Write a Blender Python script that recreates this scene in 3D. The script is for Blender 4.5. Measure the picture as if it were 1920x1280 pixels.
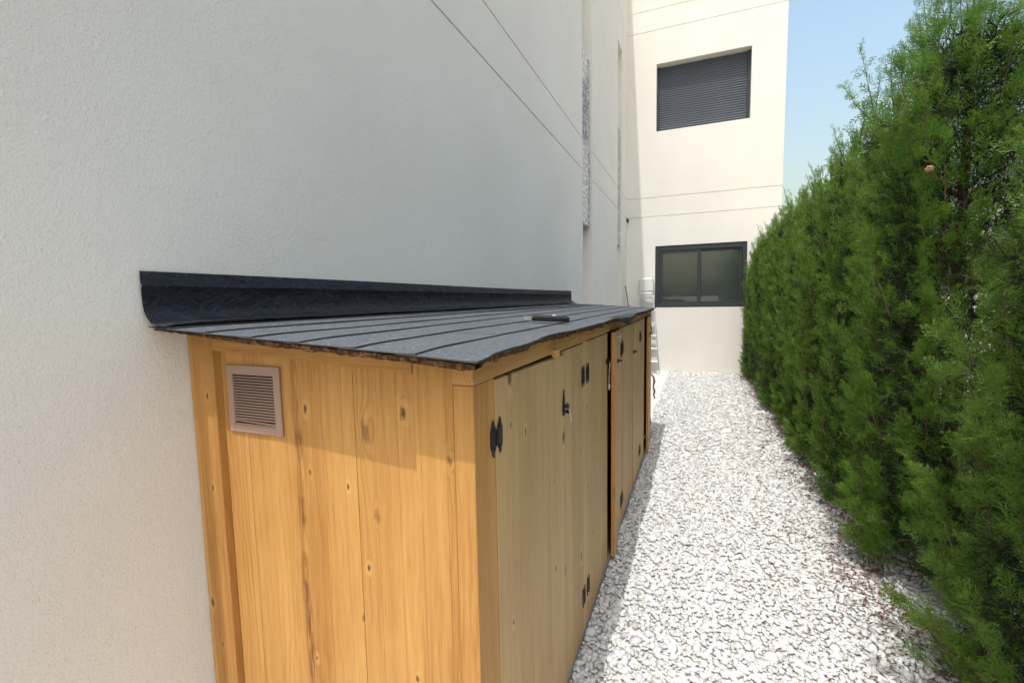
import bpy, math, random
import numpy as np
from mathutils import Vector, Matrix

random.seed(7)
rng = np.random.default_rng(11)
scene = bpy.context.scene
for o in list(bpy.data.objects):
    bpy.data.objects.remove(o, do_unlink=True)
COL = scene.collection

# ------------------------------------------------------------------ camera
EYE = 1.45
YAW, PITCH, ROLL = math.radians(-21.95), math.radians(-5.168), math.radians(-1.06)
fwd = Vector((math.sin(YAW) * math.cos(PITCH), math.cos(YAW) * math.cos(PITCH), math.sin(PITCH)))
rgt = Vector((math.cos(YAW), -math.sin(YAW), 0))
upv = rgt.cross(fwd)
r2 = rgt * math.cos(ROLL) + upv * math.sin(ROLL)
u2 = upv * math.cos(ROLL) - rgt * math.sin(ROLL)
cam_d = bpy.data.cameras.new('camera')
cam_d.sensor_width = 36.0
cam_d.lens = 16.10
cam_d.clip_start = 0.02
cam_d.clip_end = 2000
cam = bpy.data.objects.new('camera', cam_d)
COL.objects.link(cam)
cam.matrix_world = Matrix(((r2.x, u2.x, -fwd.x, 0), (r2.y, u2.y, -fwd.y, 0), (r2.z, u2.z, -fwd.z, EYE), (0, 0, 0, 1)))
scene.camera = cam

# ------------------------------------------------------------------ sky, sun, exposure
SUN_DIR = Vector((0.052, 0.41, -1.0)).normalized()      # the way the light travels
world = bpy.data.worlds.new('World')
scene.world = world
world.use_nodes = True
wn = world.node_tree
bg = wn.nodes['Background']
sky = wn.nodes.new('ShaderNodeTexSky')
sky.sky_type = 'NISHITA'
sky.sun_disc = False
sky.sun_elevation = math.asin(-SUN_DIR.z)
sky.sun_rotation = math.radians(187.2)
sky.air_density = 2.1
sky.dust_density = 5.2
sky.ozone_density = 2.6
wn.links.new(sky.outputs[0], bg.inputs[0])
bg.inputs[1].default_value = 0.15
sun_d = bpy.data.lights.new('sun', 'SUN')
sun_d.energy = 2.0
sun_d.angle = math.radians(0.6)
sun_d.color = (1.0, 0.985, 0.965)
sun = bpy.data.objects.new('sun', sun_d)
COL.objects.link(sun)
sun.rotation_euler = SUN_DIR.to_track_quat('-Z', 'Y').to_euler()
sun.location = (0, -6, 14)
vs = scene.view_settings
vs.view_transform = 'Standard'
vs.look = 'None'
vs.gamma = 1.0
vs.use_curve_mapping = False
vs.exposure = 0.73
scene.render.engine = 'CYCLES'
scene.cycles.max_bounces = 6
scene.cycles.diffuse_bounces = 4
scene.cycles.use_adaptive_sampling = True
scene.cycles.adaptive_threshold = 0.03
scene.cycles.glossy_bounces = 3
scene.cycles.transmission_bounces = 4
scene.cycles.transparent_max_bounces = 6


# ------------------------------------------------------------------ node helper
class NT:
    def __init__(self, name):
        self.m = bpy.data.materials.new(name)
        self.m.use_nodes = True
        self.t = self.m.node_tree
        self.b = self.t.nodes['Principled BSDF']
        self.out = self.t.nodes['Material Output']

    def n(self, kind, **kw):
        nd = self.t.nodes.new(kind)
        for k, v in kw.items():
            setattr(nd, k, v)
        return nd

    def put(self, sock, v):
        if hasattr(v, 'is_linked') or hasattr(v, 'links'):
            self.t.links.new(v, sock)
        else:
            sock.default_value = v

    def math(self, op, a, b=0.0, c=0.0, clamp=False):
        nd = self.n('ShaderNodeMath', operation=op, use_clamp=clamp)
        self.put(nd.inputs[0], a)
        self.put(nd.inputs[1], b)
        self.put(nd.inputs[2], c)
        return nd.outputs[0]

    def sep(self, v):
        nd = self.n('ShaderNodeSeparateXYZ')
        self.put(nd.inputs[0], v)
        return nd.outputs

    def comb(self, x, y, z=0.0):
        nd = self.n('ShaderNodeCombineXYZ')
        self.put(nd.inputs[0], x)
        self.put(nd.inputs[1], y)
        self.put(nd.inputs[2], z)
        return nd.outputs[0]

    def coord(self, which='Object'):
        return self.n('ShaderNodeTexCoord').outputs[which]

    def noise(self, vec, scale=5.0, detail=3.0, rough=0.5, dist=0.0):
        nd = self.n('ShaderNodeTexNoise')
        self.put(nd.inputs['Vector'], vec)
        nd.inputs['Scale'].default_value = scale
        nd.inputs['Detail'].default_value = detail
        nd.inputs['Roughness'].default_value = rough
        nd.inputs['Distortion'].default_value = dist
        return nd.outputs[0]

    def vor(self, vec, scale=5.0, rnd=1.0, dims='3D', feature='F1'):
        nd = self.n('ShaderNodeTexVoronoi', voronoi_dimensions=dims, feature=feature)
        self.put(nd.inputs['Vector'], vec)
        nd.inputs['Scale'].default_value = scale
        nd.inputs['Randomness'].default_value = rnd
        return nd.outputs

    def white(self, v, dims='1D'):
        nd = self.n('ShaderNodeTexWhiteNoise', noise_dimensions=dims)
        self.put(nd.inputs['W' if dims == '1D' else 'Vector'], v)
        return nd.outputs[0]

    def ramp(self, fac, stops, interp='LINEAR'):
        nd = self.n('ShaderNodeValToRGB')
        self.put(nd.inputs[0], fac)
        cr = nd.color_ramp
        cr.interpolation = interp
        while len(cr.elements) < len(stops):
            cr.elements.new(0.5)
        for e, (p, c) in zip(cr.elements, stops):
            e.position = p
            e.color = (*c, 1) if len(c) == 3 else c
        return nd.outputs[0]

    def mix(self, fac, a, b, mode='MIX'):
        nd = self.n('ShaderNodeMix', data_type='RGBA', blend_type=mode)
        self.put(nd.inputs[0], fac)
        self.put(nd.inputs[6], (*a, 1) if isinstance(a, tuple) and len(a) == 3 else a)
        self.put(nd.inputs[7], (*b, 1) if isinstance(b, tuple) and len(b) == 3 else b)
        return nd.outputs[2]

    def mr(self, v, a, b, c=0.0, d=1.0, smooth=False):
        nd = self.n('ShaderNodeMapRange', interpolation_type='SMOOTHSTEP' if smooth else 'LINEAR')
        self.put(nd.inputs[0], v)
        for i, q in zip((1, 2, 3, 4), (a, b, c, d)):
            nd.inputs[i].default_value = q
        return nd.outputs[0]

    def bump(self, h, strength=0.3, dist=0.01, normal=None):
        nd = self.n('ShaderNodeBump')
        nd.inputs['Strength'].default_value = strength
        nd.inputs['Distance'].default_value = dist
        self.put(nd.inputs['Height'], h)
        if normal is not None:
            self.put(nd.inputs['Normal'], normal)
        return nd.outputs[0]

    def fin(self, color=None, rough=0.6, metal=0.0, normal=None, spec=0.5):
        if color is not None:
            self.put(self.b.inputs['Base Color'], (*color, 1) if isinstance(color, tuple) and len(color) == 3 else color)
        self.put(self.b.inputs['Roughness'], rough)
        self.put(self.b.inputs['Metallic'], metal)
        self.b.inputs['Specular IOR Level'].default_value = spec
        if normal is not None:
            self.put(self.b.inputs['Normal'], normal)
        return self.m


# ------------------------------------------------------------------ materials
def mat_plain(name, c, rough=0.5, metal=0.0, var=0.12, scale=40, bump=0.0, spec=0.5):
    t = NT(name)
    co = t.coord()
    f = t.noise(co, scale, 4)
    col = t.mix(f, tuple(x * (1 - var) for x in c), tuple(min(1, x * (1 + var)) for x in c))
    nb = t.bump(f, bump, 0.004) if bump else None
    r = t.mr(f, 0.3, 0.7, rough * 0.85, min(1, rough * 1.15))
    return t.fin(col, r, metal, nb, spec)


def mat_stucco():
    t = NT('cream_stucco')
    co = t.coord()
    g1 = t.noise(co, 190, 4, 0.6)
    g2 = t.noise(co, 70, 4, 0.6)
    g3 = t.noise(co, 620, 2, 0.5)
    big = t.noise(co, 1.3, 4, 0.55)
    mid = t.noise(co, 9, 4, 0.6)
    col = t.mix(t.mr(big, 0.3, 0.7), (0.725, 0.695, 0.635), (0.775, 0.748, 0.690))
    col = t.mix(t.mr(mid, 0.45, 0.8, 0, 0.35), col, (0.735, 0.695, 0.625))
    pit = t.mr(t.noise(co, 150, 2, 0.5), 0.30, 0.40, 1, 0)
    col = t.mix(t.math('MULTIPLY', pit, 0.3), col, (0.44, 0.39, 0.33))
    # rare brown specks
    vo = t.vor(co, 9.0)
    sp = t.math('MULTIPLY', t.mr(vo[0], 0.012, 0.03, 1, 0), t.math('GREATER_THAN', t.sep(vo[1])[0], 0.62))
    col = t.mix(t.math('MULTIPLY', sp, 0.55), col, (0.20, 0.13, 0.08))
    h = t.math('ADD', t.math('MULTIPLY', g1, 0.8), t.math('ADD', t.math('MULTIPLY', g2, 0.9), t.math('MULTIPLY', g3, 0.25)))
    nb = t.bump(h, 0.5, 0.006)
    return t.fin(col, 0.9, 0, nb, 0.25)


def mat_wood(name, axis, light, dark, knot=0.40, lam=0.066, contrast=1.0, streak=None):
    t = NT(name)
    c = t.sep(t.coord())
    oi = t.n('ShaderNodeObjectInfo').outputs['Random']
    if axis == 'z':
        u0, v0 = t.math('ADD', c[0], c[1]), c[2]
    elif axis == 'y':
        u0, v0 = t.math('ADD', c[2], c[0]), c[1]
    else:
        u0, v0 = t.math('ADD', c[2], c[1]), c[0]
    u = t.math('MULTIPLY_ADD', oi, 31.7, u0)
    v = t.math('MULTIPLY_ADD', oi, 17.3, v0)
    # knots
    kv = t.vor(t.comb(t.math('MULTIPLY', u, 8.0), t.math('MULTIPLY', v, 3.9)), 1.0, 1.0, '2D')
    krnd = t.sep(kv[1])
    ksel = t.math('GREATER_THAN', krnd[0], 1 - knot)
    kd = t.math('MULTIPLY', kv[0], t.mr(krnd[1], 0.0, 1.0, 0.55, 3.2))
    wob = t.math('MULTIPLY_ADD', t.noise(t.comb(t.math('MULTIPLY', u, 110), t.math('MULTIPLY', v, 38)), 1, 3), 0.20, kd)
    kcore = t.math('MULTIPLY', t.mr(wob, 0.13, 0.23, 1, 0, True), t.math('MULTIPLY', ksel, t.mr(krnd[2], 0.0, 0.6, 0.35, 1.0)))
    khalo = t.math('MULTIPLY', t.mr(kd, 0.06, 0.30, 1, 0, True), ksel)
    # lamellas of the glued boards
    li = t.math('FLOOR', t.math('DIVIDE', u, lam))
    lr = t.white(li)
    lf = t.math('FRACT', t.math('DIVIDE', u, lam))
    ledge = t.math('MAXIMUM', t.mr(lf, 0.0, 0.03, 1, 0), t.mr(lf, 0.97, 1.0, 0, 1))
    v2 = t.math('MULTIPLY_ADD', lr, 9.1, v)
    # year rings
    warp = t.noise(t.comb(t.math('MULTIPLY', u, 7), t.math('MULTIPLY', v2, 1.5)), 1, 3, 0.5)
    ph = t.math('ADD', t.math('MULTIPLY', u, 330), t.math('ADD', t.math('MULTIPLY', warp, 42), t.math('MULTIPLY', khalo, 9)))
    ring = t.math('MULTIPLY_ADD', t.math('SINE', ph), 0.5, 0.5)
    ring = t.math('POWER', ring, 2.2)
    ringmask = t.mr(t.noise(t.comb(t.math('MULTIPLY', u, 5), t.math('MULTIPLY', v2, 0.9)), 1, 2), 0.4, 0.65)
    fine = t.noise(t.comb(t.math('MULTIPLY', u, 420), t.math('MULTIPLY', v2, 9)), 1, 4, 0.6)
    broad = t.noise(t.comb(t.math('MULTIPLY', u, 38), t.math('MULTIPLY', v2, 0.9)), 1, 3, 0.5)
    blot = t.noise(t.comb(t.math('MULTIPLY', u, 6), t.math('MULTIPLY', v, 2.2)), 1, 4, 0.55)
    d = t.math('MULTIPLY', t.math('MULTIPLY', ring, ringmask), 0.30 * contrast)
    d = t.math('ADD', d, t.math('MULTIPLY', t.mr(fine, 0.38, 0.68), 0.34 * contrast))
    d = t.math('ADD', d, t.math('MULTIPLY', t.mr(broad, 0.35, 0.7), 0.30 * contrast))
    d = t.math('ADD', d, t.math('MULTIPLY_ADD', lr, 0.46 * contrast, -0.16))
    d = t.math('ADD', d, t.math('MULTIPLY', t.mr(blot, 0.35, 0.7), 0.22), clamp=True)
    col = t.mix(d, light, dark)
    pale = (light[0] * 1.15, light[1] * 1.28, light[2] * 1.45)
    col = t.mix(t.math('MULTIPLY', khalo, t.mr(krnd[2], 0.2, 1.0, 0.0, 0.6)), col, pale)
    col = t.mix(t.math('MULTIPLY', ledge, 0.28), col, tuple(x * 0.45 for x in dark))
    col = t.mix(t.math('MULTIPLY', kcore, 0.92), col, (0.085, 0.032, 0.010))
    # short resin ticks
    tk = t.noise(t.comb(t.math('MULTIPLY', u, 85), t.math('MULTIPLY', v, 7)), 1, 2, 0.5)
    col = t.mix(t.mr(tk, 0.74, 0.80, 0, 0.7), col, (0.16, 0.06, 0.015))
    if streak:
        s0, s1 = streak
        ce = 0.5 * (s0 + s1)
        sw = t.math('MULTIPLY_ADD', t.noise(t.comb(t.math('MULTIPLY', v0, 5), 3.3), 1, 3), 0.018, -0.009)
        dist = t.math('ABSOLUTE', t.math('SUBTRACT', t.math('ADD', u0, sw), ce))
        band = t.mr(dist, (s1 - s0) * 0.25, (s1 - s0) * 0.5, 1, 0)
        br = t.noise(t.comb(t.math('MULTIPLY', u0, 240), t.math('MULTIPLY', v0, 14)), 1, 3)
        gate = t.mr(t.noise(t.comb(1.7, t.math('MULTIPLY', v0, 6)), 1, 2), 0.38, 0.5)
        upper = t.mr(v0, 0.72, 0.9, 0.0, 0.55)
        k = t.math('MULTIPLY', band, t.math('MULTIPLY', t.mr(br, 0.36, 0.55), t.math('MAXIMUM', gate, upper)))
        col = t.mix(t.math('MULTIPLY', k, 0.85), col, (0.16, 0.050, 0.012))
    hgt = t.math('SUBTRACT', t.math('MULTIPLY', fine, 0.6), t.math('ADD', t.math('MULTIPLY', ring, 0.25), t.math('ADD', kcore, t.math('MULTIPLY', ledge, 1.2))))
    nb = t.bump(hgt, 0.25, 0.0015)
    return t.fin(col, t.mr(fine, 0.3, 0.7, 0.5, 0.68), 0, nb, 0.35)


def mat_endgrain():
    t = NT('pine_end_grain')
    c = t.sep(t.coord())
    x, z = t.math('ADD', c[0], 0.40), t.math('SUBTRACT', c[2], 1.42)
    r = t.math('SQRT', t.math('ADD', t.math('MULTIPLY', x, x), t.math('MULTIPLY', z, z)))
    r = t.math('MULTIPLY_ADD', t.noise(t.coord(), 30, 2), 0.004, r)
    ring = t.math('MULTIPLY_ADD', t.math('SINE', t.math('MULTIPLY', r, 900)), 0.5, 0.5)
    sp = t.noise(t.coord(), 300, 2)
    col = t.mix(t.math('MULTIPLY', ring, 0.55), (0.56, 0.31, 0.11), (0.33, 0.155, 0.045))
    col = t.mix(t.mr(sp, 0.55, 0.7, 0, 0.5), col, (0.22, 0.10, 0.03))
    return t.fin(col, 0.75, 0, t.bump(sp, 0.3, 0.002), 0.3)


def mat_shingle():
    t = NT('slate_shingle_granules')
    co = t.coord()
    oi = t.n('ShaderNodeObjectInfo').outputs['Random']
    g = t.vor(co, 300)
    gr = t.sep(g[1])[0]
    col = t.ramp(gr, [(0.0, (0.028, 0.033, 0.040)), (0.45, (0.068, 0.080, 0.094)), (0.8, (0.110, 0.124, 0.140)), (1.0, (0.24, 0.255, 0.265))])
    big = t.noise(co, 6, 4, 0.6)
    col = t.mix(t.mr(big, 0.35, 0.7, 0, 0.5), col, (0.054, 0.062, 0.072))
    col = t.mix(t.math('MULTIPLY', oi, 0.35), col, (0.088, 0.100, 0.114))
    dust = t.mr(t.noise(co, 60, 4, 0.65), 0.62, 0.75, 0, 0.35)
    col = t.mix(dust, col, (0.27, 0.27, 0.26))
    return t.fin(col, 0.85, 0, t.bump(t.math('ADD', gr, t.math('MULTIPLY', big, 2)), 0.5, 0.003), 0.35)


def mat_bitumen():
    t = NT('bitumen_flashing')
    co = t.coord()
    a = t.noise(co, 14, 5, 0.6, 0.5)
    b = t.noise(co, 320, 2)
    col = t.mix(t.mr(a, 0.35, 0.7), (0.006, 0.0075, 0.012), (0.015, 0.018, 0.026))
    col = t.mix(t.mr(t.noise(co, 34, 4, 0.6), 0.58, 0.72, 0, 0.3), col, (0.075, 0.078, 0.083))
    wr = t.noise(t.comb(t.math('MULTIPLY', t.sep(co)[1], 26), t.math('MULTIPLY', t.sep(co)[2], 40), 0.0), 1, 4, 0.6, 1.2)
    nb = t.bump(b, 0.35, 0.001, t.bump(t.math('ADD', a, wr), 0.55, 0.02))
    return t.fin(col, t.mr(a, 0.3, 0.7, 0.5, 0.68), 0, nb, 0.3)


def mat_chipboard():
    t = NT('weathered_chipboard')
    co = t.coord()
    a = t.vor(co, 130)
    b = t.noise(co, 18, 4, 0.6)
    col = t.ramp(t.sep(a[1])[0], [(0, (0.045, 0.020, 0.010)), (0.5, (0.11, 0.055, 0.026)), (1, (0.24, 0.135, 0.066))])
    col = t.mix(t.mr(b, 0.4, 0.65, 0, 0.8), col, (0.045, 0.020, 0.011))
    return t.fin(col, 0.9, 0, t.bump(a[0], 0.8, 0.006), 0.2)


def mat_mosaic():
    t = NT('grey_mosaic_tiles')
    c = t.sep(t.coord())
    p, q = 0.030, 0.022
    iy = t.math('FLOOR', t.math('DIVIDE', t.math('ADD', c[1], c[0]), p))
    iz = t.math('FLOOR', t.math('DIVIDE', c[2], q))
    w = t.white(t.comb(iy, iz), '2D')
    col = t.ramp(w, [(0, (0.09, 0.105, 0.13)), (0.20, (0.24, 0.265, 0.30)), (0.48, (0.40, 0.42, 0.445)), (0.78, (0.62, 0.625, 0.63)), (1.0, (0.70, 0.70, 0.69))], 'CONSTANT')
    fy = t.math('FRACT', t.math('DIVIDE', t.math('ADD', c[1], c[0]), p))
    fz = t.math('FRACT', t.math('DIVIDE', c[2], q))
    e = t.math('MAXIMUM', t.mr(fy, 0.0, 0.10, 1, 0), t.mr(fz, 0.0, 0.10, 1, 0))
    col = t.mix(e, col, (0.36, 0.36, 0.355))
    return t.fin(col, t.mr(e, 0, 1, 0.2, 0.8), 0, t.bump(e, -0.4, 0.003))


def mat_gravel():
    t = NT('white_marble_chips')
    g = t.n('ShaderNodeNewGeometry').outputs['Random Per Island']
    co = t.coord()
    col = t.ramp(g, [(0.0, (0.50, 0.50, 0.505)), (0.45, (0.65, 0.65, 0.655)), (0.82, (0.585, 0.585, 0.58)), (0.92, (0.54, 0.515, 0.47)), (0.97, (0.44, 0.44, 0.435)), (1.0, (0.40, 0.38, 0.35))])
    n = t.noise(co, 90, 3, 0.6)
    col = t.mix(t.mr(n, 0.5, 0.75, 0, 0.35), col, (0.53, 0.52, 0.50))
    patch = t.noise(co, 2.3, 4, 0.6)
    col = t.mix(t.mr(patch, 0.52, 0.72, 0, 0.22), col, (0.52, 0.50, 0.46))
    return t.fin(col, 0.75, 0, t.bump(n, 0.3, 0.003), 0.3)


def mat_gravel_bed():
    t = NT('gravel_bed')
    co = t.coord()
    n = t.noise(co, 60, 4, 0.6)
    v = t.vor(co, 55)
    col = t.mix(t.mr(v[0], 0.1, 0.6), (0.66, 0.66, 0.65), (0.53, 0.52, 0.50))
    col = t.mix(t.mr(n, 0.45, 0.7, 0, 0.6), col, (0.48, 0.47, 0.44))
    return t.fin(col, 0.9, 0, t.bump(v[0], -0.6, 0.01), 0.2)


def mat_ground():
    t = NT('dry_earth')
    co = t.coord()
    n = t.noise(co, 1.5, 6, 0.6)
    m = t.noise(co, 35, 4, 0.6)
    col = t.mix(n, (0.30, 0.255, 0.20), (0.42, 0.37, 0.30))
    col = t.mix(t.mr(m, 0.4, 0.7, 0, 0.4), col, (0.22, 0.18, 0.13))
    return t.fin(col, 0.95, 0, t.bump(m, 0.5, 0.02), 0.2)


def mat_leaf(name, base, tip, hue=0.5):
    t = NT(name)
    at = t.n('ShaderNodeAttribute', attribute_name='tip')
    rnd = t.n('ShaderNodeAttribute', attribute_name='rnd')
    col = t.mix(at.outputs['Fac'], base, tip)
    col = t.mix(t.mr(rnd.outputs['Fac'], 0.0, 1.0, 0, 0.55), col, tuple(x * f for x, f in zip(base, (0.5, 0.72, 0.6))))
    col = t.mix(t.mr(rnd.outputs['Fac'], 0.93, 0.95, 0, 0.55), col, (0.13, 0.085, 0.03))
    t.put(t.b.inputs['Base Color'], col)
    t.b.inputs['Roughness'].default_value = 0.5
    t.b.inputs['Specular IOR Level'].default_value = 0.35
    tr = t.n('ShaderNodeBsdfTranslucent')
    t.put(tr.inputs[0], t.mix(0.5, col, tuple(min(1, x * 1.5) for x in tip)))
    ms = t.n('ShaderNodeMixShader')
    ms.inputs[0].default_value = 0.34
    t.t.links.new(t.b.outputs[0], ms.inputs[1])
    t.t.links.new(tr.outputs[0], ms.inputs[2])
    t.t.links.new(ms.outputs[0], t.out.inputs[0])
    return t.m


def mat_glass():
    t = NT('window_glass')
    tb = t.n('ShaderNodeBsdfTransparent')
    tb.inputs[0].default_value = (0.92, 0.955, 0.94, 1)
    gl = t.n('ShaderNodeBsdfGlossy')
    gl.inputs['Roughness'].default_value = 0.015
    gl.inputs['Color'].default_value = (0.9, 0.95, 0.93, 1)
    fr = t.n('ShaderNodeFresnel')
    fr.inputs[0].default_value = 1.5
    nb = t.bump(t.noise(t.coord(), 1.6, 2), 0.04, 0.05)
    t.put(gl.inputs['Normal'], nb)
    ms = t.n('ShaderNodeMixShader')
    t.put(ms.inputs[0], t.math('MULTIPLY_ADD', fr.outputs[0], 1.0, 0.01, clamp=True))
    t.t.links.new(tb.outputs[0], ms.inputs[1])
    t.t.links.new(gl.outputs[0], ms.inputs[2])
    t.t.links.new(ms.outputs[0], t.out.inputs[0])
    return t.m


M = {}
M['stucco'] = mat_stucco()
HON_L, HON_D = (0.56, 0.305, 0.090), (0.325, 0.138, 0.030)
DOOR_L, DOOR_D = (0.57, 0.385, 0.180), (0.38, 0.230, 0.088)
M['wood_z'] = mat_wood('honey_pine_upright', 'z', HON_L, HON_D, 0.5)
M['wood_z_streak'] = mat_wood('honey_pine_resin_seam', 'z', HON_L, HON_D, 0.5, streak=(-0.513, -0.481))
M['wood_x'] = mat_wood('honey_pine_batten', 'x', HON_L, HON_D, 0.25, 0.2)
M['door'] = mat_wood('pine_door_boards', 'z', DOOR_L, DOOR_D, 0.45, 0.085, 0.9)
M['beam'] = mat_wood('pine_beam', 'y', (0.60, 0.37, 0.14), (0.36, 0.18, 0.05), 0.2, 0.3)
M['edge'] = mat_wood('sunlit_pine_edge', 'z', (0.62, 0.30, 0.09), (0.40, 0.15, 0.035), 0.2, 0.2)  # orange of sun and bounce put into the colour of the near door edges
M['grey_wood'] = mat_wood('weathered_runner', 'y', (0.30, 0.25, 0.20), (0.16, 0.125, 0.095), 0.2, 0.3)
M['endgrain'] = mat_endgrain()
M['inside'] = mat_plain('cabinet_inside_pine', (0.30, 0.16, 0.06), 0.8, 0, 0.2, 9)
M['shingle'] = mat_shingle()
M['bitumen'] = mat_bitumen()
M['chip'] = mat_chipboard()
M['felt_edge'] = mat_plain('shingle_felt_edge', (0.05, 0.048, 0.047), 0.9, 0, 0.4, 60, 0.3)
M['vent'] = mat_plain('pinkish_beige_plastic', (0.325, 0.215, 0.160), 0.5, 0, 0.06, 20)
M['black_iron'] = mat_plain('black_iron', (0.018, 0.015, 0.015), 0.45, 0.3, 0.4, 120, 0.2)
M['steel'] = mat_plain('bright_steel', (0.62, 0.60, 0.57), 0.3, 1.0, 0.12, 60)
M['alu'] = mat_plain('aluminium', (0.66, 0.67, 0.68), 0.35, 0.9, 0.10, 25, 0.05)
M['white_plastic'] = mat_plain('white_plastic', (0.74, 0.74, 0.72), 0.45, 0, 0.05)
M['black_plastic'] = mat_plain('black_plastic', (0.010, 0.010, 0.012), 0.6, 0, 0.3, spec=0.25)
M['frame'] = mat_plain('anthracite_frame', (0.028, 0.032, 0.037), 0.4, 0, 0.12, 12)
M['slat'] = mat_plain('anthracite_slat', (0.105, 0.122, 0.148), 0.38, 0.1, 0.12, 5)
M['glass'] = mat_glass()
M['curtain'] = mat_plain('grey_green_blind', (0.30, 0.305, 0.30), 0.9, 0, 0.10, 3)
M['room'] = mat_plain('dim_room', (0.16, 0.16, 0.15), 0.9, 0, 0.1, 2)
M['mosaic'] = mat_mosaic()
M['roofing'] = mat_plain('flat_roof_gravel', (0.42, 0.40, 0.37), 0.9, 0, 0.15, 30)
M['gravel'] = mat_gravel()
M['bed'] = mat_gravel_bed()
M['ground'] = mat_ground()
M['leaf'] = mat_leaf('cypress_green', (0.056, 0.140, 0.014), (0.168, 0.300, 0.036))
M['leaf_y'] = mat_leaf('cypress_yellow_green', (0.060, 0.138, 0.015), (0.180, 0.300, 0.042))
M['leaf_d'] = mat_leaf('cypress_deep_green', (0.040, 0.118, 0.018), (0.115, 0.250, 0.046))
M['leaf_m'] = mat_leaf('cypress_mid_green', (0.066, 0.150, 0.014), (0.195, 0.315, 0.038))
M['bark'] = mat_plain('cypress_bark', (0.095, 0.055, 0.034), 0.9, 0, 0.35, 45, 0.6)
M['inner'] = mat_plain('shaded_inner_twigs', (0.021, 0.033, 0.010), 0.9, 0, 0.5, 9)  # very dark green, the shade inside the crown put into the colour
M['litter'] = mat_plain('dry_cypress_litter', (0.115, 0.048, 0.022), 0.9, 0, 0.45, 30)
M['cone'] = mat_plain('cypress_cone', (0.30, 0.175, 0.095), 0.8, 0, 0.3, 90, 0.5)
M['dark_stone'] = mat_plain('dark_slate', (0.27, 0.28, 0.29), 0.7, 0, 0.25, 30, 0.4)
M['broom'] = mat_plain('grey_painted_handle', (0.13, 0.13, 0.13), 0.5, 0, 0.15)
M['tarp'] = mat_plain('torn_black_felt', (0.018, 0.021, 0.022), 0.6, 0, 0.5, 60, 0.6)
M['hose'] = mat_plain('grey_cable', (0.16, 0.15, 0.14), 0.6, 0, 0.2)


# ------------------------------------------------------------------ mesh helpers
def link(o, parent=None):
    COL.objects.link(o)
    if parent is not None:
        o.parent = parent
    return o


def tag(o, label, cat=None, group=None, kind=None):
    if label:
        o['label'] = label
    if cat:
        o['category'] = cat
    if group:
        o['group'] = group
    if kind:
        o['kind'] = kind
    return o


def empty(name, loc, label, cat, group=None):
    o = bpy.data.objects.new(name, None)
    o.empty_display_size = 0.1
    o.location = loc
    link(o)
    return tag(o, label, cat, group)


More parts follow.
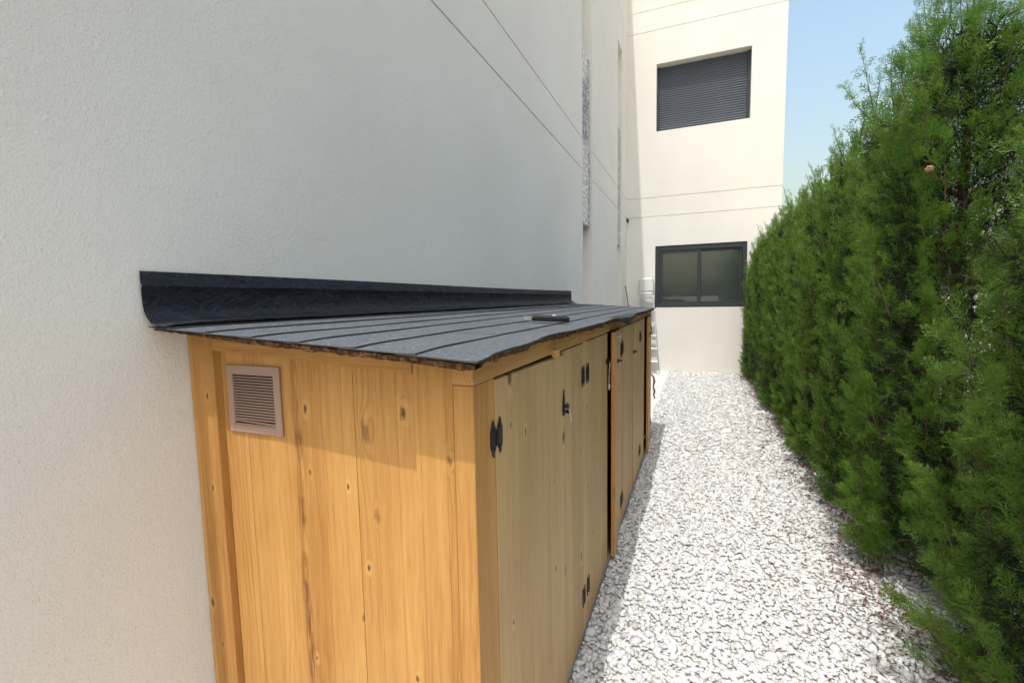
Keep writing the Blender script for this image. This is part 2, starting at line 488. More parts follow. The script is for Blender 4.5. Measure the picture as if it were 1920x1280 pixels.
class MB:
    """collects verts and faces in world coordinates; build() makes one mesh object"""

    def __init__(self):
        self.v, self.f, self.mi = [], [], []

    def add(self, verts, faces, mi=0):
        b = len(self.v)
        self.v += [tuple(p) for p in verts]
        self.f += [tuple(i + b for i in f) for f in faces]
        self.mi += [mi] * len(faces)
        return self

    def box(self, x0, x1, y0, y1, z0, z1, b=0.0015, mi=0, fn=None):
        """box with chamfered edges"""
        b = min(b, (x1 - x0) * .3, (y1 - y0) * .3, (z1 - z0) * .3)
        c = ((x0 + x1) / 2, (y0 + y1) / 2, (z0 + z1) / 2)
        h = ((x1 - x0) / 2, (y1 - y0) / 2, (z1 - z0) / 2)
        vs_, idx = [], {}
        for sx in (-1, 1):
            for sy in (-1, 1):
                for sz in (-1, 1):
                    for a in range(3):
                        k = [h[i] - b for i in range(3)]
                        k[a] = h[a]
                        idx[(sx, sy, sz, a)] = len(vs_)
                        vs_.append((c[0] + sx * k[0], c[1] + sy * k[1], c[2] + sz * k[2]))
        fs = []
        for s in (-1, 1):
            fs.append([idx[(s, p, q, 0)] for p, q in ((-1, -1), (1, -1), (1, 1), (-1, 1))][::s])
            fs.append([idx[(q, s, p, 1)] for p, q in ((-1, -1), (1, -1), (1, 1), (-1, 1))][::s])
            fs.append([idx[(p, q, s, 2)] for p, q in ((-1, -1), (1, -1), (1, 1), (-1, 1))][::s])
        for s in (-1, 1):
            for r in (-1, 1):
                fs.append([idx[(s, r, -1, 0)], idx[(s, r, -1, 1)], idx[(s, r, 1, 1)], idx[(s, r, 1, 0)]][::-s * r])
                fs.append([idx[(-1, s, r, 1)], idx[(-1, s, r, 2)], idx[(1, s, r, 2)], idx[(1, s, r, 1)]][::-s * r])
                fs.append([idx[(s, -1, r, 0)], idx[(s, -1, r, 2)], idx[(s, 1, r, 2)], idx[(s, 1, r, 0)]][::s * r])
        for sx in (-1, 1):
            for sy in (-1, 1):
                for sz in (-1, 1):
                    fs.append([idx[(sx, sy, sz, a)] for a in range(3)][::sx * sy * sz])
        if fn:
            vs_ = [fn(p) for p in vs_]
        return self.add(vs_, fs, mi)

    def tube(self, pts, rad, n=8, cap=True, mi=0):
        pts = [Vector(p) for p in pts]
        rads = rad if isinstance(rad, (list, tuple)) else [rad] * len(pts)
        vs_, fs = [], []
        ref = None
        for i, p in enumerate(pts):
            d = (pts[min(i + 1, len(pts) - 1)] - pts[max(i - 1, 0)]).normalized()
            if ref is None:
                ref = Vector((0, 0, 1)) if abs(d.z) < 0.9 else Vector((1, 0, 0))
            a = d.cross(ref).normalized()
            ref = a.cross(d)
            b = ref.normalized()
            for k in range(n):
                w = 2 * math.pi * k / n
                vs_.append(p + a * (math.cos(w) * rads[i]) + b * (math.sin(w) * rads[i]))
        for i in range(len(pts) - 1):
            for k in range(n):
                k2 = (k + 1) % n
                fs.append((i * n + k, i * n + k2, (i + 1) * n + k2, (i + 1) * n + k))
        if cap:
            fs.append(tuple(range(n))[::-1])
            fs.append(tuple((len(pts) - 1) * n + k for k in range(n)))
        return self.add(vs_, fs, mi)

    def prism(self, outline, fn0, fn1, mi=0):
        """outline: 2D points; fn0/fn1 map a 2D point to the two end faces"""
        n = len(outline)
        vs_ = [fn0(p) for p in outline] + [fn1(p) for p in outline]
        fs = [tuple(range(n))[::-1], tuple(range(n, 2 * n))]
        fs += [(i, (i + 1) % n, n + (i + 1) % n, n + i) for i in range(n)]
        return self.add(vs_, fs, mi)

    def build(self, name, mats, parent=None, origin=None, smooth=False):
        org = Vector((0, 0, 0))
        if origin is not None:
            org = Vector(origin)
        elif parent is not None:
            q = parent
            while q is not None:
                org += q.location
                q = q.parent
        me = bpy.data.meshes.new(name)
        me.from_pydata([tuple(Vector(p) - org) for p in self.v], [], self.f)
        for m in (mats if isinstance(mats, list) else [mats]):
            me.materials.append(m)
        if isinstance(mats, list):
            me.polygons.foreach_set('material_index', self.mi)
        if smooth:
            me.polygons.foreach_set('use_smooth', [True] * len(me.polygons))
        me.update()
        o = bpy.data.objects.new(name, me)
        if parent is None and origin is not None:
            o.location = org
        return link(o, parent)


def np_mesh(name, V, F, mat, attrs=None, smooth=False):
    me = bpy.data.meshes.new(name)
    k = F.shape[1]
    me.vertices.add(len(V))
    me.vertices.foreach_set('co', V.astype(np.float32).ravel())
    me.loops.add(F.size)
    me.loops.foreach_set('vertex_index', F.astype(np.int32).ravel())
    me.polygons.add(len(F))
    me.polygons.foreach_set('loop_start', np.arange(0, F.size, k, dtype=np.int32))
    me.polygons.foreach_set('loop_total', np.full(len(F), k, dtype=np.int32))
    if smooth:
        me.polygons.foreach_set('use_smooth', np.ones(len(F), dtype=bool))
    for an, av in (attrs or {}).items():
        a = me.attributes.new(an, 'FLOAT', 'POINT')
        a.data.foreach_set('value', av.astype(np.float32))
    me.update()
    me.validate()
    me.materials.append(mat)
    return me


def cells_wall(us, zs, depth, at, mb):
    """a wall face of cells; depth[i][j] metres behind the face, None = opening; at(u, z, d) -> point"""
    nu, nz = len(us) - 1, len(zs) - 1
    for i in range(nu):
        for j in range(nz):
            d = depth(0.5 * (us[i] + us[i + 1]), 0.5 * (zs[j] + zs[j + 1]))
            if d is not None:
                mb.add([at(us[i], zs[j], d), at(us[i + 1], zs[j], d), at(us[i + 1], zs[j + 1], d), at(us[i], zs[j + 1], d)], [(0, 1, 2, 3)])
            else:
                d = 0.20
            for (ii, jj, e) in ((i + 1, j, 'u'), (i, j + 1, 'z')):
                if ii >= nu or jj >= nz:
                    continue
                d2 = depth(0.5 * (us[ii] + us[ii + 1]), 0.5 * (zs[jj] + zs[jj + 1]))
                d2 = 0.20 if d2 is None else d2
                if abs(d2 - d) < 1e-6:
                    continue
                if e == 'u':
                    u = us[ii]
                    q = [at(u, zs[j], d), at(u, zs[j + 1], d), at(u, zs[j + 1], d2), at(u, zs[j], d2)]
                else:
                    z = zs[jj]
                    q = [at(us[i], z, d), at(us[i + 1], z, d), at(us[i + 1], z, d2), at(us[i], z, d2)]
                mb.add(q, [(0, 1, 2, 3)])


# ------------------------------------------------------------------ ground
XW = -1.312          # left wall face
YB = 9.49            # face of the wall at the end of the path
ZTOP = 8.5
mb = MB()
mb.add([(-400, -400, -0.05), (400, -400, -0.05), (400, 400, -0.05), (-400, 400, -0.05)], [(0, 1, 2, 3)])
tag(mb.build('ground', M['ground']), 'dry earth around the house', kind='structure')
mb = MB()
nx, ny = 24, 110
gx0, gx1, gy0, gy1 = XW - 0.0, 1.75, -0.6, YB
pts = []
for j in range(ny + 1):
    for i in range(nx + 1):
        x = gx0 + (gx1 - gx0) * i / nx
        y = gy0 + (gy1 - gy0) * j / ny
        pts.append((x, y, -0.010 + 0.003 * math.sin(3 * x + 1.3 * y) * math.sin(2.3 * y)))
mb.add(pts, [(j * (nx + 1) + i, j * (nx + 1) + i + 1, (j + 1) * (nx + 1) + i + 1, (j + 1) * (nx + 1) + i) for j in range(ny) for i in range(nx)])
tag(mb.build('path', M['bed'], smooth=True), 'bed of the white gravel path', kind='structure')

# ------------------------------------------------------------------ house
house = empty('house', (XW, YB, 0), 'cream stuccoed house wrapping round the left and the end of the gravel path', 'house')
GR = [(3.010, 3.022), (3.372, 3.384), (6.440, 6.452), (6.815, 6.827)]
SLOTS = [(5.655, 6.215, 0.15, 5.84), (8.325, 8.805, 0.15, 5.84)]


def zlist(extra):
    z = [0 - 0.05, ZTOP]
    for a, b in GR:
        z += [a, b]
    return sorted(set(z + extra))


def d_left(u, z):
    for a, b, lo, hi in SLOTS:
        if a < u < b and lo < z < hi:
            return 0.14
    for a, b in GR:
        if a < z < b:
            return 0.008
    return 0.0


mb = MB()
us = [0.36, 2.0, 4.0] + [q for s in SLOTS for q in s[:2]] + [YB]
cells_wall(us, zlist([0.15, 5.84]), d_left, lambda u, z, d: (XW - d, u, z), mb)
# return towards the street side, top and coping
mb.add([(XW, 0.36, -0.05), (XW, 0.36, ZTOP), (-9, 0.36, ZTOP), (-9, 0.36, -0.05)], [(0, 1, 2, 3)])
mb.add([(-9, 0.36, -0.05), (-9, 0.36, ZTOP), (-9, 16, ZTOP), (-9, 16, -0.05)], [(0, 1, 2, 3)])
mb.build('wall', M['stucco'], house)

WINS = [(-0.765, 0.848, 1.248, 2.443), (-0.772, 0.838, 4.604, 5.832)]
XR = 1.376


def d_back(u, z):
    for a, b, lo, hi in WINS:
        if a < u < b and lo < z < hi:
            return None
    for a, b in GR:
        if a < z < b:
            return 0.008
    return 0.0


mb = MB()
us = sorted(set([XW - 0.0, -0.3, 0.4, XR] + [q for w in WINS for q in w[:2]]))
cells_wall(us, zlist([w[k] for w in WINS for k in (2, 3)]), d_back, lambda u, z, d: (u, YB + d, z), mb)
mb.add([(XR, YB, -0.05), (XR, YB, ZTOP), (XR, 16, ZTOP), (XR, 16, -0.05)], [(0, 1, 2, 3)])
mb.add([(XR, 16, -0.05), (XR, 16, ZTOP), (-9, 16, ZTOP), (-9, 16, -0.05)], [(0, 1, 2, 3)])
mb.build('wall', M['stucco'], house)
mb = MB()
mb.add([(XW, 0.36, ZTOP), (XW, YB, ZTOP), (-9, YB, ZTOP), (-9, 0.36, ZTOP)], [(0, 1, 2, 3)])
mb.add([(XR, YB, ZTOP), (XR, 16, ZTOP), (-9, 16, ZTOP), (-9, YB, ZTOP)], [(0, 1, 2, 3)])
mb.build('roof', M['roofing'], house)

# mosaic spandrels in the tall slots
for (a, b, lo, hi), zb, zt in ((SLOTS[0], 2.40, 4.53), (SLOTS[1], 2.41, 4.49)):
    mb = MB()
    mb.box(XW - 0.139, XW - 0.030, a + 0.002, b - 0.002, zb, zt, 0.003)
    mb.build('mosaic_panel', M['mosaic'], house)['label'] = 'grey and white mosaic spandrel in the tall wall slot'

# ground floor window: sliding sashes, net curtain behind
x0, x1, z0, z1 = WINS[0]
w = MB().box(x0 + 0.002, x1 - 0.002, YB + 0.195, YB + 0.26, z0 + 0.002, z1 - 0.002, 0.002)
w = MB()
FY0, FY1 = YB + 0.015, YB + 0.085
for bx in ((x0 + .001, x0 + .075, z0 + .001, z1 - .001), (x1 - .075, x1 - .001, z0 + .001, z1 - .001), (x0 + .0755, x1 - .0755, z0 + .001, z0 + .065), (x0 + .0755, x1 - .0755, z1 - .095, z1 - .001)):
    w.box(bx[0], bx[1], FY0, FY1, bx[2], bx[3], 0.003)
win = w.build('window', M['frame'], house)
win['label'] = 'dark framed sliding window at the end of the path'
mx = 0.04
for k, (a, b, yo) in enumerate(((x0 + .076, mx + .03, .02), (mx - .03, x1 - .076, .045))):
    s = MB()
    a0, b0, c0, d0 = a, b, z0 + .066, z1 - .096
    y0_, y1_ = YB + .005 + yo, YB + .005 + yo + .022
    s.box(a0, a0 + .058, y0_, y1_, c0, d0, .002)
    s.box(b0 - .058, b0, y0_, y1_, c0, d0, .002)
    s.box(a0 + .0585, b0 - .0585, y0_, y1_, c0, c0 + .042, .002)
    s.box(a0 + .0585, b0 - .0585, y0_, y1_, d0 - .042, d0, .002)
    s.build('sash', M['frame'], win)
    g = MB().box(a0 + .0588, b0 - .0588, y0_ + .008, y0_ + .014, c0 + .0425, d0 - .0425, .0005)
    g.build('pane', M['glass'], win)
cu = MB().box(x0 + .078, x1 - .078, YB + .088, YB + .094, z0 + .068, z1 - .098, .001)
cu.build('blind', M['curtain'], win)
rm = MB()
rx0, rx1, ry0, ry1, rz0, rz1 = x0 - .6, x1 + .4, YB + .201, YB + 3.0, 0.3, 2.9
rm.add([(rx0, ry0, rz0), (rx1, ry0, rz0), (rx1, ry1, rz0), (rx0, ry1, rz0), (rx0, ry0, rz1), (rx1, ry0, rz1), (rx1, ry1, rz1), (rx0, ry1, rz1)],
       [(0, 1, 2, 3), (4, 7, 6, 5), (0, 3, 7, 4), (1, 5, 6, 2), (2, 6, 7, 3)])
rm.build('room', M['room'], win)

# upper window with a closed roller shutter, each slat a piece
x0, x1, z0, z1 = WINS[1]
w = MB()
for bx in ((x0 + .001, x0 + .055, z0 + .001, z1 - .001), (x1 - .055, x1 - .001, z0 + .001, z1 - .001), (x0 + .0555, x1 - .0555, z0 + .001, z0 + .03)):
    w.box(bx[0], bx[1], YB + .150, YB + .199, bx[2], bx[3], .003)
sh = w.build('shuttered_window', M['frame'], house)
sh['label'] = 'upper window closed by an anthracite roller shutter'
npitch = 28
ph = (z1 - z0 - .031) / npitch
prof = [(0.010, 0.0), (-0.004, 0.10), (-0.010, 0.35), (-0.009, 0.62), (0.000, 0.82), (0.010, 0.90)]
sm = None
for k in range(npitch):
    zb = z0 + .031 + k * ph
    if sm is None:
        q = MB()
        q.prism([(yy, zz * ph) for yy, zz in prof], lambda p: (-(x1 - x0) / 2 + .056, p[0], p[1]), lambda p: ((x1 - x0) / 2 - .056, p[0], p[1]))
        me = bpy.data.meshes.new('slat')
        me.from_pydata(q.v, [], q.f)
        me.materials.append(M['slat'])
        sm = me
    o = bpy.data.objects.new('slat', sm)
    o.location = Vector(((x0 + x1) / 2, YB + .178, zb)) - house.location
    link(o, sh)
mb = MB()
mb.add([(x0, YB + .1985, z0), (x1, YB + .1985, z0), (x1, YB + .1985, z1), (x0, YB + .1985, z1)], [(0, 1, 2, 3)])
mb.build('backing', M['frame'], sh)

# small dark sensor box on the inner corner
mb = MB().box(XW + .001, XW + .045, YB - .085, YB - .035, 2.93, 3.005, .006)
mb.build('wall_outlet', M['frame'], house)['label'] = 'small dark box on the wall near the corner'

# ------------------------------------------------------------------ timber store along the wall
YN, XF, YE = 0.839, -0.427, 4.87
cab = empty('storage_cabinet', (XF, YN, 0), 'long low honey pine storage cabinet with shingled lean-to roof beside the stucco wall', 'cabinet')
zr = lambda x: 1.394 - 0.0585 * (x - XW)         # underside of the roof deck


def under(x):
    return zr(x) - 0.004


# end frame (facing the camera)
b = MB()
n = 2
b.box(XW + .002, -1.214, YN, YN + .045, 0.0, 1.372, .002, fn=lambda p: (p[0], p[1], p[2] if p[2] < 1 else under(p[0]) - .001))
b.build('post', M['wood_z'], cab)['label'] = 'upright board against the wall'
PY = YN + .022
edges = [-1.2135, -1.125, -0.9445, -0.760, -0.5765]
for i in range(4):
    a, c = edges[i] + .0004, edges[i + 1] - .0004
    jy = (0, .0006, -.0005, .0004)[i]
    b = MB().box(a, c, PY + jy, PY + .02 + jy, 0.02, 1.30, .0006, fn=lambda p: (p[0], p[1], p[2] if p[2] < 1 else under(p[0]) - .012))
    b.build('plank', M['wood_z_streak'] if i in (1, 2) else M['wood_z'], cab)
# wide stile at the right and the corner post
b = MB().box(-0.576, -0.4765, YN + .003, YN + .03, 0.02, 1.30, .0012, fn=lambda p: (p[0], p[1], p[2] if p[2] < 1 else under(p[0]) - .001))
b.build('stile', M['wood_z'], cab)
b = MB().box(-0.476, XF, YN, YN + .105, 0.02, 1.2735, .002)
b.build('corner_post', M['wood_z'], cab)
# sloping batten under the roof


def batt(p):
    top = under(p[0]) - .001
    return (p[0], p[1], top if p[2] > .5 else top - .053)


b = MB().box(-1.2135, -0.5775, YN + .001, YN + .0215, 0.0, 1.0, .002, fn=batt)
b.build('batten', M['wood_x'], cab)
# front beam, its sawn end facing the camera
b = MB().box(-0.476, XF + .001, YN - .002, YE, 1.2745, 1.334, .002, fn=lambda p: (p[0], p[1], min(p[2], under(p[0]) - .001)))
bo = b.build('beam', [M['beam'], M['endgrain']], cab)
for p in bo.data.polygons:
    if p.normal.y < -0.9:
        p.material_index = 1

# vent grille: frame and louvre slats
vx0, vx1, vz0, vz1, vy = -1.186, -0.992, 1.106, 1.290, PY - .0065
b = MB()
for q in ((vx0, vx0 + .021, vz0, vz1), (vx1 - .023, vx1, vz0, vz1), (vx0 + .0213, vx1 - .0233, vz0, vz0 + .020), (vx0 + .0213, vx1 - .0233, vz1 - .026, vz1)):
    b.box(q[0], q[1], vy, PY - .0002, q[2], q[3], .0015)
vent = b.build('vent_grille', M['vent'], cab)
vent['label'] = 'pinkish beige plastic vent grille'
b = MB()
b.add([(vx0 + .021, PY - .0006, vz0 + .019), (vx1 - .023, PY - .0006, vz0 + .019), (vx1 - .023, PY - .0006, vz1 - .025), (vx0 + .021, PY - .0006, vz1 - .025)], [(0, 1, 2, 3)])
b.build('backing', M['black_plastic'], vent)
NS = 18
sp = (vz1 - vz0 - .047) / NS
sm = None
for k in range(NS):
    zc = vz0 + .021 + sp * k
    if sm is None:
        q = MB()
        w_ = (vx1 - vx0 - .0452) / 2
        o2 = [(0.0, 0.0), (0.0016, -.0006), (0.0046, sp * .40), (0.0032, sp * .46)]
        q.prism(o2, lambda p: (-w_, -p[0] * -1 - .006, p[1]), lambda p: (w_, -p[0] * -1 - .006, p[1]))
        sm = bpy.data.meshes.new('slat')
        sm.from_pydata(q.v, [], q.f)
        sm.materials.append(M['vent'])
    o = bpy.data.objects.new('slat', sm)
    o.location = Vector(((vx0 + vx1) / 2 - .001, PY, zc)) - cab.location
    if k == 1:
        o.rotation_euler = (0, math.radians(1.6), 0)
    link(o, vent)

# hidden carcass: far end, back battens, floor
b = MB().box(XW + .002, XF - .03, YE - .03, YE, 0.02, 1.33, .002, fn=lambda p: (p[0], p[1], p[2] if p[2] < 1 else under(p[0]) - .002))
b.build('end_panel', M['wood_z'], cab)
b = MB().box(XW + .002, XF - .05, YN + .06, YE - .032, 0.03, 0.05, .002)
b.build('floor', M['inside'], cab)
b = MB().box(XF - .036, XF + .006, YN + .001, YE + .01, -0.02, 0.026, .004, fn=lambda p: (p[0] + (.012 if p[1] > 2 else 0) - .006, p[1], p[2] + .010 * max(0, p[1] - 2.3)))
b.build('runner', M['grey_wood'], cab)


# hardware
def leaf_outline(w, h):
    pts_ = [(w * .10, -h * .22), (w * .22, -h * .33), (w * .42, -h * .37), (w * .40, -h * .43), (w * .55, -h * .5), (w * .72, -h * .42), (w * .70, -h * .36), (w * .95, -h * .24), (w, -h * .08), (w * .93, 0), (w, h * .08), (w * .95, h * .24), (w * .70, h * .36), (w * .72, h * .42), (w * .55, h * .5), (w * .40, h * .43), (w * .42, h * .37), (w * .22, h * .33), (w * .10, h * .22)]
    return pts_


def hinge(parent, y, z, hh=0.088, xf=XF, ww=.030):
    q = MB()
    for s in (-1, 1):
        out = leaf_outline(ww, hh)
        out = [(y + s * (.0035 + a), z + c) for a, c in out]
        if s < 0:
            out = out[::-1]
        q.prism(out, lambda p: (xf + .0004, p[0], p[1]), lambda p: (xf + .0034, p[0], p[1]))
        for c in (-.26, .26):
            q.tube([(xf + .003, y + s * ww * .6, z + c * hh), (xf + .0052, y + s * ww * .6, z + c * hh)], .0036, 6)
    q.tube([(xf + .004, y, z - hh * .22), (xf + .004, y, z + hh * .22)], .0040, 8)
    return q.build('hinge', M['black_iron'], parent)


def latch(parent, y, z, xf=XF, s=1.0, hook=True):
    q = MB()
    out = [(y + a * s, z + c * s) for a, c in ((-.010, -.030), (.010, -.030), (.013, -.012), (.012, .012), (.008, .026), (.003, .050), (0, .060), (-.003, .050), (-.008, .026), (-.012, .012), (-.013, -.012))]
    q.prism(out, lambda p: (xf + .0004, p[0], p[1]), lambda p: (xf + .004, p[0], p[1]))
    q.tube([(xf + .003, y - .004 * s, z), (xf + .012 * s, y - .004 * s, z + .004), (xf + .015 * s, y - .004 * s, z + .004)], [.006 * s, .006 * s, .012 * s], 10)
    q.tube([(xf + .015 * s, y - .004 * s, z + .004), (xf + .021 * s, y - .004 * s, z + .004)], [.012 * s, .008 * s], 10)
    q.tube([(xf + .003, y + .022 * s, z - .022 * s), (xf + .016, y + .022 * s, z - .022 * s)], [.006 * s, .007 * s], 8)
    o = q.build('latch', M['black_iron'], parent)
    if hook:
        q = MB()
        q.tube([(xf + .022, y - .006, z - .002), (xf + .022, y + .010, z - .028), (xf + .018, y + .026, z - .054), (xf + .018, y + .033, z - .062), (xf + .019, y + .036, z - .050), (xf + .018, y + .030, z - .030)], .0034, 6)
        q.build('hook', M['steel'], o.parent, smooth=True)
    return o


def bolt(parent, y, z, xf):
    q = MB().box(xf + .0004, xf + .004, y - .014, y + .014, z - .011, z + .011, .001)
    q.tube([(xf + .008, y - .030, z), (xf + .008, y + .026, z)], .0045, 8)
    q.tube([(xf + .006, y - .006, z), (xf + .024, y - .006, z)], [.004, .0055], 8)
    q.box(xf + .0004, xf + .010, y - .034, y - .026, z - .010, z + .010, .001)
    return q.build('latch', M['black_iron'], parent)


# doors: (y0, y1, hinge side, face x, swing degrees, top drop at free edge)
doors = [
    (0.9465, 1.5255, 'n', XF + .001, 0.7, .010),
    (1.5275, 1.8255, 'f', XF, 0.0, .000),
    (1.9085, 2.391, 'n', XF - .001, 0.0, .000),
    (2.432, 2.806, 'f', XF + .006, 4.2, .000),
    (2.868, 3.384, 'n', XF + .006, 0.0, .003),
    (3.390, 3.800, 'f', XF + .006, 0.4, .000),
    (3.872, 4.190, 'n', XF + .004, 0.0, .000),
    (4.235, 4.790, 'f', XF + .006, 3.6, .000),
]
for k, (a, c, side, xf, sw, drop) in enumerate(doors):
    piv = a if side == 'n' else c
    ang = math.radians(sw)
    zb, zt = 0.030 + .008 * max(0, a - 2.2), 1.2685

    def swing(p, piv=piv, ang=ang, side=side, xf=xf, a=a, c=c, drop=drop, zt=zt):
        x, y, z = p
        if z > 1.0:
            z -= drop * abs(y - piv) / (c - a)
        dx, dy = x - xf, y - piv
        sg = 1 if side == 'n' else -1
        return (xf + dx * math.cos(ang) + sg * dy * math.sin(ang), piv + dy * math.cos(ang) - sg * dx * math.sin(ang), z)

    q = MB().box(xf - .021, xf, a, c, zb, zt, .0012, fn=swing)
    dm = q.build('door', [M['door'], M['edge']], cab)
    for p in dm.data.polygons:
        if p.normal.y < -0.9:
            p.material_index = 1
    hy = piv
    hinge(dm, hy, 1.135 if k != 4 else 1.145, .086, max(xf, XF) + .0005, .029 if k == 0 else .021)
    hinge(dm, hy, 0.185 if k else 0.25, .086, max(xf, XF) + .0005, .029 if k == 0 else .021)
    if k == 0:
        latch(dm, 1.500, 1.082, xf + .0075, 1.0)
    elif k == 2:
        q = MB().box(xf + .0005, xf + .005, 2.345, 2.38, 1.11, 1.14, .001)
        q.tube([(xf + .004, 2.365, 1.128), (xf + .022, 2.365, 1.128)], [.006, .008], 8)
        q.build('latch', M['black_iron'], dm)
        q = MB()
        q.tube([(xf + .018, 2.367, 1.122), (xf + .016, 2.366, 1.08), (xf + .014, 2.362, 1.02), (xf + .013, 2.358, .985), (xf + .015, 2.362, .977), (xf + .017, 2.367, .985), (xf + .016, 2.369, 1.005)], .0032, 6)
        q.build('hook', M['steel'], dm, smooth=True)
    elif k == 3:
        bolt(dm, 2.60, 1.10, xf + .0155)
        q = MB().box(xf + .018, xf + .040, 2.525, 2.556, 1.235, 1.250, .002)
        q.tube([(xf + .02, 2.54, 1.236), (xf + .034, 2.54, 1.212)], .003, 6)
        q.build('catch', M['steel'], dm)
    elif k == 5:
        bolt(dm, 3.42, 1.06, xf + .003)
    elif k == 7:
        bolt(dm, 4.40, 1.12, xf + .025)
for a, c, xf in ((1.8275, 1.9065, XF), (2.809, 2.865, XF + .004), (3.803, 3.869, XF + .004), (4.793, YE, XF + .004)):
    MB().box(xf - .04, xf, a, c, 0.027 + .009 * max(0, a - 2.2), 1.2735, .0015).build('stile', M['door'], cab)
# little turn button that wedges the first door
MB().box(XF - .002, XF + .018, 1.398, 1.432, 1.262, 1.290, .003).build('turn_button', M['beam'], cab)

# ------------------------------------------------------------------ roof of the cabinet
YR0, YR1 = 0.743, 4.86
XE = -0.372


def sag(x, y):
    """the sheet droops at the near rake and wavers along the eave"""
    s = -0.0055 * max(0.0, (0.86 - y) / 0.12) ** 1.6 * (0.3 + 0.7 * (x - XW) / 0.94)
    e = max(0.0, (x - (XE - .12)) / .12)
    s += e * (-0.001 + 0.0012 * math.sin(6.1 * y) + 0.0008 * math.sin(14.7 * y + 1.0))
    s += -0.005 * e * math.exp(-((y - 2.75) / .30) ** 2)
    return s


def eave(y):
    return XE + .004 * math.sin(2.1 * y + .4) + .0022 * math.sin(7.3 * y) + .0016 * math.sin(19 * y) - .016 * math.exp(-((y - 1.22) / .16) ** 2)


# deck of chipboard, ragged along its lower edge
mb = MB()
ny = 150
rows = []
for j in range(ny + 1):
    y = YR0 + .014 + (YR1 - .03 - YR0) * j / ny
    xe = eave(y) - .020 + .006 * math.sin(31 * y) + rng.uniform(-.006, .004)
    rag = rng.uniform(0, .008)
    for (x, dz) in ((XW + .004, .0), (XW + .5, .0), (xe, .0 - rag * .3), (xe - .004, -.012 - rag), (XW + .5, -.004), (XW + .004, -.004)):
        rows.append((x, y, zr(x) + dz + sag(x, y)))
fs = []
for j in range(ny):
    for i in range(6):
        fs.append((j * 6 + i, j * 6 + (i + 1) % 6, (j + 1) * 6 + (i + 1) % 6, (j + 1) * 6 + i))
fs += [tuple(range(6))[::-1], tuple(ny * 6 + i for i in range(6))]
mb.add(rows, fs)
roof = mb.build('roof', M['chip'], cab)
# near rake fascia of ragged chipboard
mb = MB()
nx = 60
rows = []
for i in range(nx + 1):
    x = XW + .03 + (XE - .008 - XW - .03) * i / nx
    dep = .004 + .008 * min(1, i / 25) + rng.uniform(-.0022, .0022)
    yj = YR0 + .012 + rng.uniform(-.002, .002)
    zt = zr(x) + sag(x, YR0)
    rows += [(x, yj, zt - .001), (x, yj + .001, zt - dep), (x, yj + .03, zt - dep * .8), (x, yj + .03, zt - .001)]
fs = []
for i in range(nx):
    for k in range(4):
        fs.append((i * 4 + k, i * 4 + (k + 1) % 4, i * 4 + 4 + (k + 1) % 4, i * 4 + 4 + k))
mb.add(rows, fs)
mb.build('deck_edge', M['chip'], roof)

# shingle courses: strips about a metre long, each a piece; upper ones overlap lower ones
lines = [-1.300, -1.225, -1.085, -0.938, -0.797, -0.646, -0.502]
courses = []
for i, xs in enumerate(lines):
    lo = lines[i + 1] if i + 1 < len(lines) else None
    courses.append((xs, lo))
TH = 0.0032
for ci, (xa, xb) in enumerate(courses):
    yst = YR0
    off = (0.72, 0.31, 0.95, 0.55, 0.83, 0.42, 0.66)[ci]
    cuts = [YR0] + [YR0 + off + k for k in range(6) if YR0 + off + k < YR1 - .15] + [YR1 + .16 * (XE - xa) / .93]
    for a, c in zip(cuts[:-1], cuts[1:]):
        jx = random.uniform(-.004, .004)
        jz = random.uniform(0, .0008)
        n_ = max(6, int((c - a) / .04))
        rows = []
        for j in range(n_ + 1):
            y = a + .0006 + (c - a - .0012) * j / n_
            y_ = y
            wob = .0035 * math.sin(3.3 * y + ci * 1.7) + .002 * math.sin(11 * y + ci)
            x0_ = xa - .045
            if xb is None:
                x1_ = eave(y) + rng.uniform(-.0025, .0025)
            else:
                x1_ = xb + jx + wob
            # lower edge lies on the next course, curling a little
            curl = .0002 + .0006 * math.sin(5 * y + 2 * ci) ** 2
            ztop = lambda x: zr(x) + .004 + sag(x, y_)
            lift = TH * 0.9
            rows += [(max(x0_, XW + .004), y, ztop(x0_) + .0006), (xa, y, ztop(xa) + lift * .45 + jz), (x1_ - .03, y, ztop(x1_ - .03) + lift + jz), (x1_, y, ztop(x1_) + lift + TH * .6 + curl + jz),
                     (x1_ - .0008, y, ztop(x1_) + lift * .2 + curl + jz - .0004), (max(x0_, XW + .004), y, ztop(x0_) - .0012)]
        fs, mi = [], []
        for j in range(n_):
            for k in range(6):
                fs.append((j * 6 + k, (j + 1) * 6 + k, (j + 1) * 6 + (k + 1) % 6, j * 6 + (k + 1) % 6))
                mi.append(1 if k in (3, 4) else 0)
        fs += [tuple(range(6)), tuple(n_ * 6 + k for k in range(6))[::-1]]
        mi += [1, 1]
        mb = MB()
        mb.v, mb.f, mb.mi = rows, fs, mi
        mb.build('shingle', [M['shingle'], M['felt_edge']], roof)

